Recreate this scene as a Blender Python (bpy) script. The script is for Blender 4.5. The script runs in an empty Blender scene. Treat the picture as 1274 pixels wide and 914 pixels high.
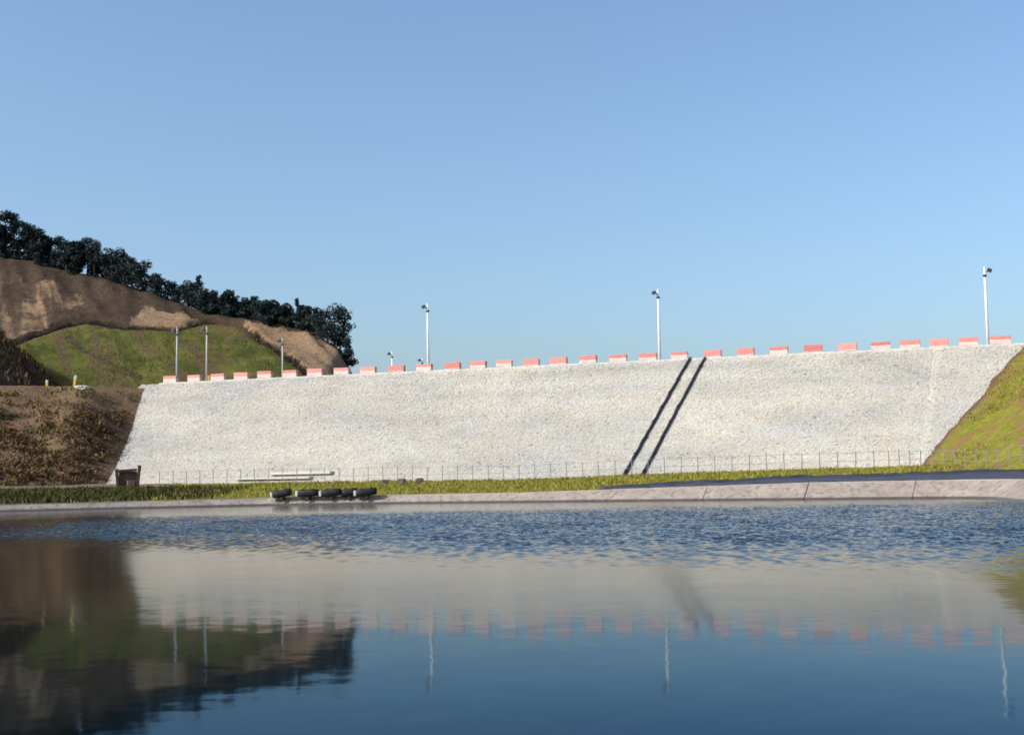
import bpy, bmesh, math, random
import numpy as np
from mathutils import Matrix, Vector

random.seed(7); rng = np.random.default_rng(7)
S = bpy.context.scene
COL = S.collection

# ------------------------------------------------------------------ camera
PITCH = math.atan(138 / 1600); ROLL = math.radians(1.0)
F = Vector((0, math.cos(PITCH), math.sin(PITCH)))
R0 = Vector((1, 0, 0)); U0 = Vector((0, -math.sin(PITCH), math.cos(PITCH)))
R = R0 * math.cos(ROLL) - U0 * math.sin(ROLL)
U = R0 * math.sin(ROLL) + U0 * math.cos(ROLL)
cd = bpy.data.cameras.new('camera'); cam = bpy.data.objects.new('camera', cd); COL.objects.link(cam)
cd.sensor_width = 36; cd.lens = 36 * 1600 / 1274; cd.clip_start = 0.1; cd.clip_end = 40000
m = Matrix.Identity(4)
for i in range(3):
    m[i][0] = R[i]; m[i][1] = U[i]; m[i][2] = -F[i]; m[i][3] = (0, 0, 1.63)[i]
cam.matrix_world = m
S.camera = cam

# ------------------------------------------------------------------ sky, sun, exposure
SUN = Vector((-0.9, -0.43, 0)).normalized(); EL = math.radians(35)
SUN = Vector((SUN.x * math.cos(EL), SUN.y * math.cos(EL), math.sin(EL)))
W = bpy.data.worlds.new('World'); S.world = W; W.use_nodes = True
wn = W.node_tree; bg = wn.nodes['Background']
sky = wn.nodes.new('ShaderNodeTexSky'); sky.sky_type = 'NISHITA'; sky.sun_disc = False
sky.sun_elevation = EL; sky.sun_rotation = math.atan2(SUN.x, SUN.y)
sky.altitude = 0; sky.air_density = 1.0; sky.dust_density = 3.0; sky.ozone_density = 3.0
hz = wn.nodes.new('ShaderNodeMix'); hz.data_type = 'RGBA'; hz.blend_type = 'MULTIPLY'; hz.inputs[0].default_value = 1.0; hz.inputs[7].default_value = (0.99, 1.07, 1.09, 1)
wn.links.new(sky.outputs[0], hz.inputs[6]); wn.links.new(hz.outputs[2], bg.inputs[0]); bg.inputs[1].default_value = 0.15
sl = bpy.data.lights.new('sun', 'SUN'); sl.energy = 3.6; sl.angle = math.radians(0.53); sl.color = (1, 0.955, 0.89)
so = bpy.data.objects.new('sun', sl); COL.objects.link(so)
so.rotation_euler = SUN.to_track_quat('Z', 'Y').to_euler(); so.location = SUN * 400
S.view_settings.view_transform = 'Standard'; S.view_settings.look = 'None'
S.view_settings.exposure = 0.35; S.view_settings.gamma = 1.0; S.view_settings.use_curve_mapping = False
S.render.engine = 'CYCLES'; S.cycles.filter_width = 1.7
S.cycles.max_bounces = 6

# ------------------------------------------------------------------ helpers
def link(o, parent=None):
    COL.objects.link(o)
    if parent is not None: o.parent = parent
    return o
def tag(o, label=None, cat=None, group=None, kind=None):
    if label: o['label'] = label
    if cat: o['category'] = cat
    if group: o['group'] = group
    if kind: o['kind'] = kind
    return o
def empty(name, loc, rz=0):
    o = bpy.data.objects.new(name, None); o.location = loc; o.rotation_euler = (0, 0, rz); o.empty_display_size = 0.3
    return link(o)
def mesh_np(name, v, f, mat, parent=None, attrs=None, smooth=False):
    v = np.asarray(v, dtype=np.float32).reshape(-1, 3); f = np.asarray(f, dtype=np.int32); k = f.shape[1]
    me = bpy.data.meshes.new(name)
    me.vertices.add(len(v)); me.vertices.foreach_set('co', v.ravel())
    me.loops.add(f.size); me.loops.foreach_set('vertex_index', f.ravel())
    me.polygons.add(len(f)); me.polygons.foreach_set('loop_start', np.arange(0, f.size, k, dtype=np.int32))
    me.polygons.foreach_set('loop_total', np.full(len(f), k, dtype=np.int32))
    me.polygons.foreach_set('use_smooth', np.full(len(f), smooth, dtype=bool))
    for an, data in (attrs or {}).items():
        data = np.asarray(data, dtype=np.float32)
        if data.ndim == 1:
            a = me.attributes.new(an, 'FLOAT', 'POINT'); a.data.foreach_set('value', data)
        else:
            a = me.attributes.new(an, 'FLOAT_COLOR', 'POINT'); a.data.foreach_set('color', data.ravel())
    me.update(calc_edges=True); me.validate()
    me.materials.append(mat)
    return link(bpy.data.objects.new(name, me), parent)
class MB:
    """collects boxes, tubes and prisms into ONE mesh"""
    def __init__(s): s.bm = bmesh.new()
    def box(s, c, d, rot=None, bevel=0.0):
        r = bmesh.ops.create_cube(s.bm, size=1.0); vs = r['verts']
        M = Matrix.Translation(c) @ (rot if rot else Matrix.Identity(4)) @ Matrix.Diagonal((*d, 1))
        bmesh.ops.transform(s.bm, matrix=M, verts=vs)
        if bevel:
            es = {e for v in vs for e in v.link_edges}
            bmesh.ops.bevel(s.bm, geom=list(es), offset=bevel, segments=2, affect='EDGES', profile=0.7)
        return s
    def tube(s, pts, rad, n=10, caps=True):
        pts = [Vector(p) for p in pts]; rad = rad if hasattr(rad, '__len__') else [rad] * len(pts)
        rings = []
        for i, p in enumerate(pts):
            d = (pts[min(i + 1, len(pts) - 1)] - pts[max(i - 1, 0)]).normalized()
            a = d.orthogonal().normalized() if abs(d.z) > 0.9 or abs(d.z) < 1e-6 and False else d.cross(Vector((0.123, 0.2, 0.97))).normalized()
            b = d.cross(a)
            rings.append([s.bm.verts.new(p + (a * math.cos(t) + b * math.sin(t)) * rad[i]) for t in [2 * math.pi * k / n for k in range(n)]])
        for r1, r2 in zip(rings, rings[1:]):
            for k in range(n): s.bm.faces.new((r1[k], r1[(k + 1) % n], r2[(k + 1) % n], r2[k])).smooth = True
        if caps:
            s.bm.faces.new(rings[0][::-1]); s.bm.faces.new(rings[-1])
        return s
    def poly(s, verts, faces):
        vs = [s.bm.verts.new(v) for v in verts]
        for f in faces: s.bm.faces.new([vs[i] for i in f])
        return s
    def build(s, name, mat, parent=None, loc=None):
        bmesh.ops.recalc_face_normals(s.bm, faces=s.bm.faces)
        me = bpy.data.meshes.new(name); s.bm.to_mesh(me); s.bm.free(); me.materials.append(mat)
        o = bpy.data.objects.new(name, me)
        if loc is not None: o.location = loc
        return link(o, parent)
def copy_tree(o, parent=None):
    c = o.copy(); COL.objects.link(c); c.parent = parent
    for ch in list(o.children): copy_tree(ch, c)
    return c

# value noise on the plane
_T = rng.random((256, 256)).astype(np.float64)
def vnoise(x, y):
    x = np.asarray(x, float); y = np.asarray(y, float)
    xi = np.floor(x).astype(int); yi = np.floor(y).astype(int); u = x - xi; v = y - yi
    u = u * u * (3 - 2 * u); v = v * v * (3 - 2 * v)
    g = lambda a, b: _T[a & 255, b & 255]
    return (g(xi, yi) * (1 - u) + g(xi + 1, yi) * u) * (1 - v) + (g(xi, yi + 1) * (1 - u) + g(xi + 1, yi + 1) * u) * v
def fbm(x, y, o=4):
    s = 0; a = 0.5
    for i in range(o): s = s + a * (vnoise(x * 2 ** i + 17 * i, y * 2 ** i + 5 * i) - 0.5); a *= 0.5
    return s * 2          # about -1 .. 1
def sstep(a, b, x): t = np.clip((x - a) / (b - a), 0, 1); return t * t * (3 - 2 * t)

# ------------------------------------------------------------------ materials
class NT:
    def __init__(s, name):
        s.mat = bpy.data.materials.new(name); s.mat.use_nodes = True; s.t = s.mat.node_tree
        s.b = s.t.nodes['Principled BSDF']
    def n(s, typ, **kw):
        nd = s.t.nodes.new(typ)
        for k, v in kw.items():
            if k.startswith('_'): setattr(nd, k[1:], v)
            else: nd.inputs[k].default_value = v
        return nd
    def l(s, a, b): s.t.links.new(a, b)
    def coord(s, which='Object'):
        return s.n('ShaderNodeTexCoord').outputs[which]
    def geo(s): return s.n('ShaderNodeNewGeometry').outputs['Position']
    def noise(s, vec, scale, detail=4, rough=0.6):
        nd = s.n('ShaderNodeTexNoise', Scale=scale, Detail=detail, Roughness=rough); s.l(vec, nd.inputs['Vector']); return nd.outputs['Fac']
    def ramp(s, fac, stops):
        nd = s.t.nodes.new('ShaderNodeValToRGB'); e = nd.color_ramp.elements
        while len(e) < len(stops): e.new(0.5)
        for el, (p, c) in zip(e, stops): el.position = p; el.color = (*c, 1) if len(c) == 3 else c
        s.l(fac, nd.inputs[0]); return nd.outputs[0]
    def mix(s, fac, a, b, mode='MIX'):
        nd = s.t.nodes.new('ShaderNodeMix'); nd.data_type = 'RGBA'; nd.blend_type = mode
        for sock, val in ((nd.inputs[0], fac), (nd.inputs[6], a), (nd.inputs[7], b)):
            if isinstance(val, (int, float)): sock.default_value = val
            elif isinstance(val, tuple): sock.default_value = (*val, 1)
            else: s.l(val, sock)
        return nd.outputs[2]
    def math(s, op, a, b=0.0, c=None):
        nd = s.t.nodes.new('ShaderNodeMath'); nd.operation = op
        for i, v in enumerate((a, b) if c is None else (a, b, c)):
            if isinstance(v, (int, float)): nd.inputs[i].default_value = v
            else: s.l(v, nd.inputs[i])
        return nd.outputs[0]
    def mapr(s, v, a, b, c=0.0, d=1.0):
        nd = s.n('ShaderNodeMapRange'); nd.interpolation_type = 'SMOOTHSTEP'
        for k, x in zip(('From Min', 'From Max', 'To Min', 'To Max'), (a, b, c, d)): nd.inputs[k].default_value = x
        s.l(v, nd.inputs['Value']); return nd.outputs[0]
    def attr(s, name):
        return s.n('ShaderNodeAttribute', _attribute_name=name)
    def bump(s, h, strength=0.5, dist=0.1):
        nd = s.n('ShaderNodeBump', Strength=strength, Distance=dist); s.l(h, nd.inputs['Height']); s.l(nd.outputs[0], s.b.inputs['Normal'])
    def fin(s, color, rough=0.9, spec=0.2, metal=0.0):
        if isinstance(color, tuple): s.b.inputs['Base Color'].default_value = (*color, 1)
        else: s.l(color, s.b.inputs['Base Color'])
        if isinstance(rough, (int, float)): s.b.inputs['Roughness'].default_value = rough
        else: s.l(rough, s.b.inputs['Roughness'])
        s.b.inputs['Specular IOR Level'].default_value = spec; s.b.inputs['Metallic'].default_value = metal
        return s.mat
def simple(name, c1, c2, scale=3.0, rough=0.7, spec=0.3, metal=0.0, bump=0.0):
    t = NT(name); n = t.noise(t.coord(), scale, 5)
    col = t.ramp(n, [(0.3, c1), (0.7, c2)])
    if bump: t.bump(n, bump, 0.03)
    return t.fin(col, rough, spec, metal)
M = {}
# stones carry one tint each; larger drifts of colour come from noise
t = NT('riprap_stone'); a = t.attr('tint').outputs['Color']
g = t.noise(t.geo(), 0.16, 3); tone = t.ramp(g, [(0.35, (0.97, 0.98, 1.0)), (0.65, (1.0, 0.955, 0.90))])
fine = t.noise(t.geo(), 9.0, 4); c = t.mix(1.0, a, tone, 'MULTIPLY'); c = t.mix(t.math('MULTIPLY', fine, 0.12), c, (0.33, 0.29, 0.25))
t.bump(fine, 0.25, 0.02); M['riprap'] = t.fin(c, 0.92, 0.15)
t = NT('dam_bedding'); n = t.noise(t.geo(), 6.0, 5); c = t.ramp(n, [(0.3, (0.38, 0.36, 0.32)), (0.7, (0.44, 0.415, 0.37))]); t.bump(n, 0.6, 0.05); M['bedding'] = t.fin(c, 0.95, 0.1)
M['kerb'] = simple('pale_kerb_concrete', (0.44, 0.42, 0.39), (0.58, 0.56, 0.52), 2.0, 0.85, 0.2, bump=0.15)
# concrete of the bank: grain, runs, wet foot
t = NT('bank_concrete'); p = t.geo(); n1 = t.noise(p, 0.8, 5); n2 = t.noise(p, 7.0, 4)
c = t.ramp(n1, [(0.3, (0.215, 0.178, 0.15)), (0.55, (0.30, 0.25, 0.21)), (0.75, (0.37, 0.315, 0.265))]); c = t.mix(t.math('MULTIPLY', n2, 0.35), c, (0.2, 0.16, 0.14))
mp = t.n('ShaderNodeMapping'); mp.inputs['Scale'].default_value = (1.3, 1.3, 0.12); t.l(p, mp.inputs['Vector']); n3 = t.noise(mp.outputs[0], 2.2, 3)
c = t.mix(t.mapr(n3, 0.48, 0.66, 0, 0.75), c, (0.15, 0.125, 0.11))
sx = t.n('ShaderNodeSeparateXYZ'); t.l(p, sx.inputs[0]); wet = t.mapr(t.math('ADD', sx.outputs['Z'], t.math('MULTIPLY', t.math('SUBTRACT', n2, 0.5), 0.08)), 0.10, 0.18, 1, 0)
c = t.mix(t.math('MULTIPLY', wet, 0.82), c, (0.035, 0.03, 0.027)); t.bump(n2, 0.3, 0.03); M['bank'] = t.fin(c, t.mapr(wet, 0, 1, 0.85, 0.4), 0.3)
M['cap'] = simple('bank_cap_concrete', (0.26, 0.225, 0.20), (0.38, 0.335, 0.30), 1.5, 0.85, 0.2, bump=0.2)
# field
t = NT('field_ground'); p = t.geo(); n1 = t.noise(p, 0.35, 5); n2 = t.noise(p, 2.5, 5)
gr = t.ramp(n1, [(0.3, (0.08, 0.085, 0.014)), (0.5, (0.16, 0.15, 0.022)), (0.7, (0.22, 0.19, 0.035))])
gr = t.mix(t.mapr(n2, 0.5, 0.75, 0, 0.6), gr, (0.13, 0.085, 0.04))
so_ = t.ramp(n2, [(0.3, (0.12, 0.075, 0.055)), (0.7, (0.24, 0.16, 0.115))])
c = t.mix(t.attr('soil').outputs['Fac'], gr, so_); t.bump(n2, 0.8, 0.15); M['field'] = t.fin(c, 0.95, 0.05)
# earth abutment
t = NT('scrubby_earth'); p = t.geo(); n1 = t.noise(p, 0.3, 5); n2 = t.noise(p, 1.6, 6, 0.7)
c = t.ramp(n1, [(0.3, (0.14, 0.08, 0.048)), (0.5, (0.20, 0.125, 0.076)), (0.7, (0.17, 0.125, 0.06))])
c = t.mix(t.mapr(n2, 0.48, 0.68, 0, 0.75), c, (0.07, 0.05, 0.025)); t.bump(n2, 1.0, 0.5); M['earth'] = t.fin(c, 0.95, 0.05)
# grass slope on the other abutment
t = NT('grass_slope'); p = t.geo(); n1 = t.noise(p, 0.25, 4); n2 = t.noise(p, 1.3, 6, 0.7)
mp = t.n('ShaderNodeMapping'); mp.inputs['Rotation'].default_value = (0, 0, 0.35); mp.inputs['Scale'].default_value = (0.25, 1.0, 1.3); t.l(p, mp.inputs['Vector']); n3 = t.noise(mp.outputs[0], 0.7, 4)
c = t.ramp(n2, [(0.3, (0.10, 0.105, 0.014)), (0.5, (0.18, 0.175, 0.025)), (0.7, (0.25, 0.22, 0.045))])
c = t.mix(t.mapr(n3, 0.47, 0.58, 0, 0.85), c, (0.20, 0.115, 0.055)); c = t.mix(t.attr('soil').outputs['Fac'], c, (0.13, 0.075, 0.045)); t.bump(n2, 0.9, 0.3); M['grass'] = t.fin(c, 0.95, 0.05)
# hill: cover (grass / brown earth / pale earth / dark cut) painted per vertex as an attribute, broken up by noise
t = NT('hill_cover'); p = t.geo(); n1 = t.noise(p, 0.12, 5, 0.65); n2 = t.noise(p, 0.9, 7, 0.75); n5 = t.noise(p, 0.35, 6, 0.7)
sx = t.n('ShaderNodeSeparateXYZ'); t.l(p, sx.inputs[0]); cx = t.n('ShaderNodeCombineXYZ')
t.l(t.math('MULTIPLY', t.math('ADD', sx.outputs['X'], t.math('MULTIPLY', sx.outputs['Y'], 0.45)), 0.30), cx.inputs[0]); t.l(t.math('MULTIPLY', sx.outputs['Y'], 0.035), cx.inputs[1]); st = t.noise(cx.outputs[0], 1.0, 5, 0.6)
gr = t.ramp(n1, [(0.32, (0.070, 0.080, 0.018)), (0.5, (0.135, 0.132, 0.030)), (0.68, (0.19, 0.165, 0.048))])
gr = t.mix(t.mapr(n5, 0.48, 0.62, 0, 0.6), gr, (0.055, 0.060, 0.018))
gr = t.mix(t.mapr(st, 0.50, 0.58, 0, 0.8), gr, (0.13, 0.088, 0.05)); gr = t.mix(t.mapr(st, 0.46, 0.40, 0, 0.6), gr, (0.06, 0.068, 0.02))
br = t.ramp(n2, [(0.3, (0.045, 0.031, 0.024)), (0.7, (0.125, 0.084, 0.057))]); br = t.mix(t.mapr(st, 0.55, 0.68, 0, 0.5), br, (0.10, 0.066, 0.045))
ta = t.ramp(n2, [(0.3, (0.20, 0.125, 0.073)), (0.5, (0.32, 0.21, 0.127)), (0.7, (0.41, 0.29, 0.18))])
tb_ = t.mix(t.mapr(st, 0.44, 0.56, 0, 0.8), ta, (0.06, 0.04, 0.03)); tb_ = t.mix(t.mapr(n5, 0.47, 0.60, 0, 0.7), tb_, (0.075, 0.05, 0.036))
sx = t.n('ShaderNodeSeparateXYZ'); t.l(p, sx.inputs[0]); ta = t.mix(t.mapr(sx.outputs['X'], -66, -58), tb_, ta)      # the high cut gets dark brown streaks
ca = t.attr('cover'); sp = t.n('ShaderNodeSeparateColor'); t.l(ca.outputs['Color'], sp.inputs[0])
dn = t.math('ADD', t.math('MULTIPLY', t.math('SUBTRACT', n2, 0.5), 1.9), t.math('MULTIPLY', t.math('SUBTRACT', n5, 0.5), 1.9))
edge = lambda o: t.mapr(t.math('ADD', o, dn), 0.3, 0.7)
c = t.mix(edge(sp.outputs[0]), br, gr); c = t.mix(edge(sp.outputs[1]), c, ta); c = t.mix(edge(sp.outputs[2]), c, (0.022, 0.017, 0.014))
t.bump(n2, 1.0, 0.9); M['hill'] = t.fin(c, 0.95, 0.05)
# water: dark body, mirror calm, with a breeze-roughened belt across the pond
t = NT('pond_water'); p = t.geo(); sx = t.n('ShaderNodeSeparateXYZ'); t.l(p, sx.inputs[0])
wob = t.noise(p, 0.09, 3); yy = t.math('ADD', sx.outputs['Y'], t.math('MULTIPLY', t.math('SUBTRACT', wob, 0.5), 14.0))
yy2 = t.math('ADD', yy, t.math('MULTIPLY', sx.outputs['X'], 0.55))
belt = t.math('MULTIPLY', t.mapr(yy2, 26, 41), t.mapr(yy, 60, 74, 1, 0))
belt = t.math('MULTIPLY', belt, t.mapr(sx.outputs['X'], -26, -13))
mp = t.n('ShaderNodeMapping'); mp.inputs['Scale'].default_value = (0.6, 1.0, 1.0); t.l(p, mp.inputs['Vector'])
def tilt(scale, detail):
    nd = t.n('ShaderNodeTexNoise', Scale=scale, Detail=detail, Roughness=0.55); t.l(mp.outputs[0], nd.inputs['Vector'])
    v = t.n('ShaderNodeVectorMath', _operation='SUBTRACT'); t.l(nd.outputs['Color'], v.inputs[0]); v.inputs[1].default_value = (0.5, 0.5, 0.5); return v.outputs[0]
def vmul(a, k):
    v = t.n('ShaderNodeVectorMath', _operation='SCALE'); t.l(a, v.inputs[0])
    if isinstance(k, (int, float)): v.inputs['Scale'].default_value = k
    else: t.l(k, v.inputs['Scale'])
    return v.outputs[0]
def vadd(a, b, op='ADD'):
    v = t.n('ShaderNodeVectorMath', _operation=op); t.l(a, v.inputs[0]); t.l(b, v.inputs[1]); return v.outputs[0]
far = t.mapr(yy, 58, 70, 0.0, 1.0)
amp = t.math('ADD', t.math('MULTIPLY', belt, 0.16), t.math('ADD', 0.018, t.math('MULTIPLY', far, 0.16)))
tl_ = vadd(vadd(vmul(tilt(4.5, 3), amp), vmul(tilt(13.0, 2), t.math('MULTIPLY', belt, 0.5))), vmul(tilt(0.7, 2), t.math('ADD', 0.012, t.math('MULTIPLY', belt, 0.03))))
flat_ = t.n('ShaderNodeVectorMath', _operation='MULTIPLY'); t.l(tl_, flat_.inputs[0]); flat_.inputs[1].default_value = (1, 1, 0)
nrm = t.n('ShaderNodeNewGeometry').outputs['Normal']; sm = vadd(nrm, flat_.outputs[0]); vn = t.n('ShaderNodeVectorMath', _operation='NORMALIZE'); t.l(sm, vn.inputs[0])
fr = t.n('ShaderNodeFresnel', IOR=1.14); t.l(vn.outputs[0], fr.inputs['Normal'])
gl = t.n('ShaderNodeBsdfGlossy'); t.l(vn.outputs[0], gl.inputs['Normal']); t.l(t.math('ADD', t.mapr(t.math('MAXIMUM', belt, far), 0, 1, 0.052, 0.08), t.mapr(yy, 11, 24, 0.0, 0.045)), gl.inputs['Roughness'])
t.l(t.ramp(fr.outputs[0], [(0.12, (0.42, 0.72, 0.98)), (0.34, (0.74, 0.90, 1.0)), (0.56, (1.0, 0.985, 0.95))]), gl.inputs['Color'])
body = t.n('ShaderNodeBsdfDiffuse'); body.inputs['Color'].default_value = (0.002, 0.004, 0.005, 1)
ms = t.n('ShaderNodeMixShader'); t.l(fr.outputs[0], ms.inputs[0]); t.l(body.outputs[0], ms.inputs[1]); t.l(gl.outputs[0], ms.inputs[2])
t.l(ms.outputs[0], t.t.nodes['Material Output'].inputs['Surface']); t.t.nodes.remove(t.b); M['water'] = t.mat
# small things
t = NT('worn_red_paint'); p = t.coord(); n = t.noise(p, 3.0, 5, 0.7); oi = t.n('ShaderNodeObjectInfo').outputs['Random']
c = t.ramp(n, [(0.3, (0.50, 0.11, 0.09)), (0.6, (0.55, 0.19, 0.165)), (0.8, (0.60, 0.33, 0.30))]); c = t.mix(t.math('MULTIPLY', oi, 0.55), c, (0.66, 0.36, 0.32)); M['red'] = t.fin(c, 0.6, 0.3)
t = NT('worn_white_paint'); p = t.coord(); n = t.noise(p, 3.0, 5, 0.7); oi = t.n('ShaderNodeObjectInfo').outputs['Random']
c = t.ramp(n, [(0.3, (0.56, 0.34, 0.31)), (0.5, (0.64, 0.47, 0.44)), (0.8, (0.68, 0.58, 0.56))]); M['white'] = t.fin(c, 0.7, 0.3)
M['pole'] = simple('white_lamp_paint', (0.70, 0.71, 0.73), (0.82, 0.82, 0.82), 1.5, 0.35, 0.5)
M['dark_metal'] = simple('dark_metal', (0.02, 0.022, 0.026), (0.045, 0.05, 0.055), 6, 0.45, 0.5)
M['glass'] = simple('lamp_glass', (0.25, 0.28, 0.32), (0.35, 0.38, 0.4), 4, 0.1, 0.6)
M['pipe'] = simple('black_pipe_plastic', (0.011, 0.010, 0.011), (0.030, 0.027, 0.027), 3, 0.55, 0.4)
M['galv'] = simple('galvanised_steel', (0.22, 0.215, 0.21), (0.34, 0.33, 0.32), 8, 0.5, 0.5, 0.3)
M['rust'] = simple('rusty_steel', (0.045, 0.022, 0.017), (0.13, 0.06, 0.04), 4, 0.8, 0.2, bump=0.4)
M['rust_pale'] = simple('dusty_rust_panel', (0.20, 0.12, 0.10), (0.34, 0.23, 0.20), 3, 0.85, 0.2, bump=0.3)
M['tub'] = simple('black_rubber', (0.004, 0.004, 0.005), (0.011, 0.011, 0.012), 5, 0.6, 0.3)
M['pale'] = simple('pale_grey_panel', (0.42, 0.44, 0.46), (0.60, 0.61, 0.62), 5, 0.5, 0.4)
M['wood'] = simple('weathered_timber', (0.06, 0.04, 0.028), (0.14, 0.09, 0.06), 8, 0.85, 0.2, bump=0.3)
M['liner'] = simple('dark_liner', (0.022, 0.025, 0.04), (0.055, 0.058, 0.075), 0.8, 0.6, 0.35, bump=0.4)
M['stone'] = simple('dark_grey_stone', (0.06, 0.055, 0.065), (0.16, 0.145, 0.15), 3, 0.9, 0.15, bump=0.5)
M['yellow'] = simple('yellow_paint', (0.55, 0.33, 0.02), (0.68, 0.46, 0.05), 5, 0.6, 0.3)
M['redbox'] = simple('red_plastic', (0.28, 0.02, 0.015), (0.38, 0.04, 0.03), 5, 0.5, 0.4)
M['bark'] = simple('dark_bark', (0.030, 0.024, 0.020), (0.075, 0.058, 0.045), 6, 0.9, 0.1, bump=0.5)
def leafmat(name, c1, c2):
    t = NT(name); at = t.attr('tint').outputs['Fac']; oi = t.n('ShaderNodeObjectInfo').outputs['Random']
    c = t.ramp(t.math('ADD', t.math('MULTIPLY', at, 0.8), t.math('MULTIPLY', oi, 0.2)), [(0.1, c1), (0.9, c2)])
    return t.fin(c, 0.75, 0.15)
M['leaf'] = leafmat('ridge_tree_leaf', (0.009, 0.017, 0.021), (0.038, 0.056, 0.050))
M['scrub'] = leafmat('dry_scrub_leaf', (0.040, 0.022, 0.012), (0.19, 0.11, 0.052))
M['scrubg'] = leafmat('green_scrub_leaf', (0.055, 0.062, 0.014), (0.17, 0.155, 0.042))
M['blade'] = leafmat('grass_blade', (0.11, 0.105, 0.014), (0.29, 0.25, 0.045))
M['bladed'] = leafmat('dark_grass_blade', (0.025, 0.030, 0.008), (0.075, 0.07, 0.018))

# ------------------------------------------------------------------ the lie of the land (metres, water level = 0)
CREST = np.array([0, 143.9, 14.0]); EX, EY = 0.94878, -0.31594; NX, NY = -0.31594, -0.94878    # e along crest, n out of the face
def W2(s, v): return np.asarray(s) * EX + np.asarray(v) * NX, 143.9 + np.asarray(s) * EY + np.asarray(v) * NY
def SV(x, y): return x * EX + (y - 143.9) * EY, x * NX + (y - 143.9) * NY
SL = 2.1
POND = np.array([(27, 73.5), (25.5, 76.3), (18, 80), (8, 84.5), (-8, 91.0), (-18, 92.2), (-27, 89.5), (-36, 85.5), (-50, 82), (-75, 80),
                 (-85, 40), (-80, 3), (18, 3), (20, 20), (22.5, 40), (24.3, 60)])
def pond_sd(x, y):
    x = np.asarray(x, float); y = np.asarray(y, float); d = np.full(x.shape, 1e9); ins = np.zeros(x.shape, bool)
    n = len(POND)
    for i in range(n):
        a = POND[i]; b = POND[(i + 1) % n]; e = b - a
        t_ = np.clip(((x - a[0]) * e[0] + (y - a[1]) * e[1]) / (e @ e), 0, 1)
        d = np.minimum(d, np.hypot(x - a[0] - t_ * e[0], y - a[1] - t_ * e[1]))
        c1 = (a[1] > y) != (b[1] > y)
        with np.errstate(divide='ignore', invalid='ignore'): xin = (b[0] - a[0]) * (y - a[1]) / (b[1] - a[1] + 1e-12) + a[0]
        ins ^= c1 & (x < xin)
    return np.where(ins, -d, d)
def bank_top(x, y):
    z = np.interp(x, [-60, -30, 0, 8, 18, 26], [0.36, 0.44, 0.60, 0.78, 1.0, 1.03])
    return np.where(np.asarray(y) < 30, 0.15, z)
BS = 1.6
def field_z(x, y):
    sd = pond_sd(x, y); zb = bank_top(x, y); zt = np.interp(x, [-60, -35, 0, 12, 24, 32, 60], [2.0, 1.75, 1.55, 1.8, 2.0, 2.15, 2.6])
    ytoe = np.interp(x, [-60, -35, -18, 0, 11, 24, 31, 60], [134, 129, 123, 117, 113.5, 109.5, 108, 100])
    u = np.clip((sd - BS * zb) / np.maximum(ytoe - np.asarray(y) + sd - BS * zb, 3), 0, 1)
    z = np.where(sd < BS * zb, np.maximum(sd / BS, -1.5) - 0.10, zb - 0.02 + (zt - zb) * u ** 0.85)
    z = np.where((np.asarray(y) < 30) & (sd > BS * zb), 0.13, z)
    return z + np.where(sd > BS * zb + 0.5, fbm(x * 0.4, y * 0.4, 3) * 0.10, 0)
def left_abut(x, y):
    s, v = SV(x, y); z = 13.6 - 0.357 * (s + 47.4) - 0.30 * (v - 0.84)
    # rounded bulge part-way down with a steep cut side against the dam
    line = s + 47.4 - (v - 0.84) * 0.4935                                     # 0 on the dam edge, negative away
    bul = np.exp(-((v - 17) / 8.5) ** 2) * np.exp(-((line + 5.5) / 4.0) ** 2) * 2.6
    rough = fbm(x * 0.22, y * 0.22, 5) * 1.1 * sstep(0.0, -4, line) * sstep(13.5, 11.0, z)
    return np.minimum(z + bul + rough, 13.55 + fbm(x * 0.15, y * 0.15, 3) * 0.25)
def right_abut(x, y):
    s, v = SV(x, y); z = 13.8 + 0.566 * (s - 53.4) - 0.25 * (v - 0.42)
    return np.minimum(z + fbm(x * 0.18, y * 0.18, 5) * 0.5 * sstep(-1.0, 2.5, s - 53.4 + (v - 0.42) * 0.4) + fbm(x * 0.6, y * 0.6, 3) * 0.22, 13.9)
RX = [-260, -200, -150, -115.6, -94.3, -83.9, -72.7, -60.9, -51.4, -40.8, -32.1, -27, -25, -21, -15]
RY = [275, 262, 252, 242, 235, 231, 228, 222, 217, 212, 207, 203, 200, 197, 195]
RZ = [70, 66, 60, 52.6, 45, 41.9, 38.5, 34.1, 30.7, 28.3, 25.9, 22.8, 18.7, 13, 12.4]
def hill_t(x, y): yr = np.interp(x, RX, RY); return (y - 170) / (yr - 170)
DX = [-120, -95, -76.1, -74.3, -71.4, -67.9, -61.2, -53.1, -49.8, -44.3, -36.6, -29.3, -20]
DT = [0.10, 0.16, 0.34, 0.43, 0.56, 0.63, 0.66, 0.74, 0.90, 0.91, 0.67, 0.34, 0.0]
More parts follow.
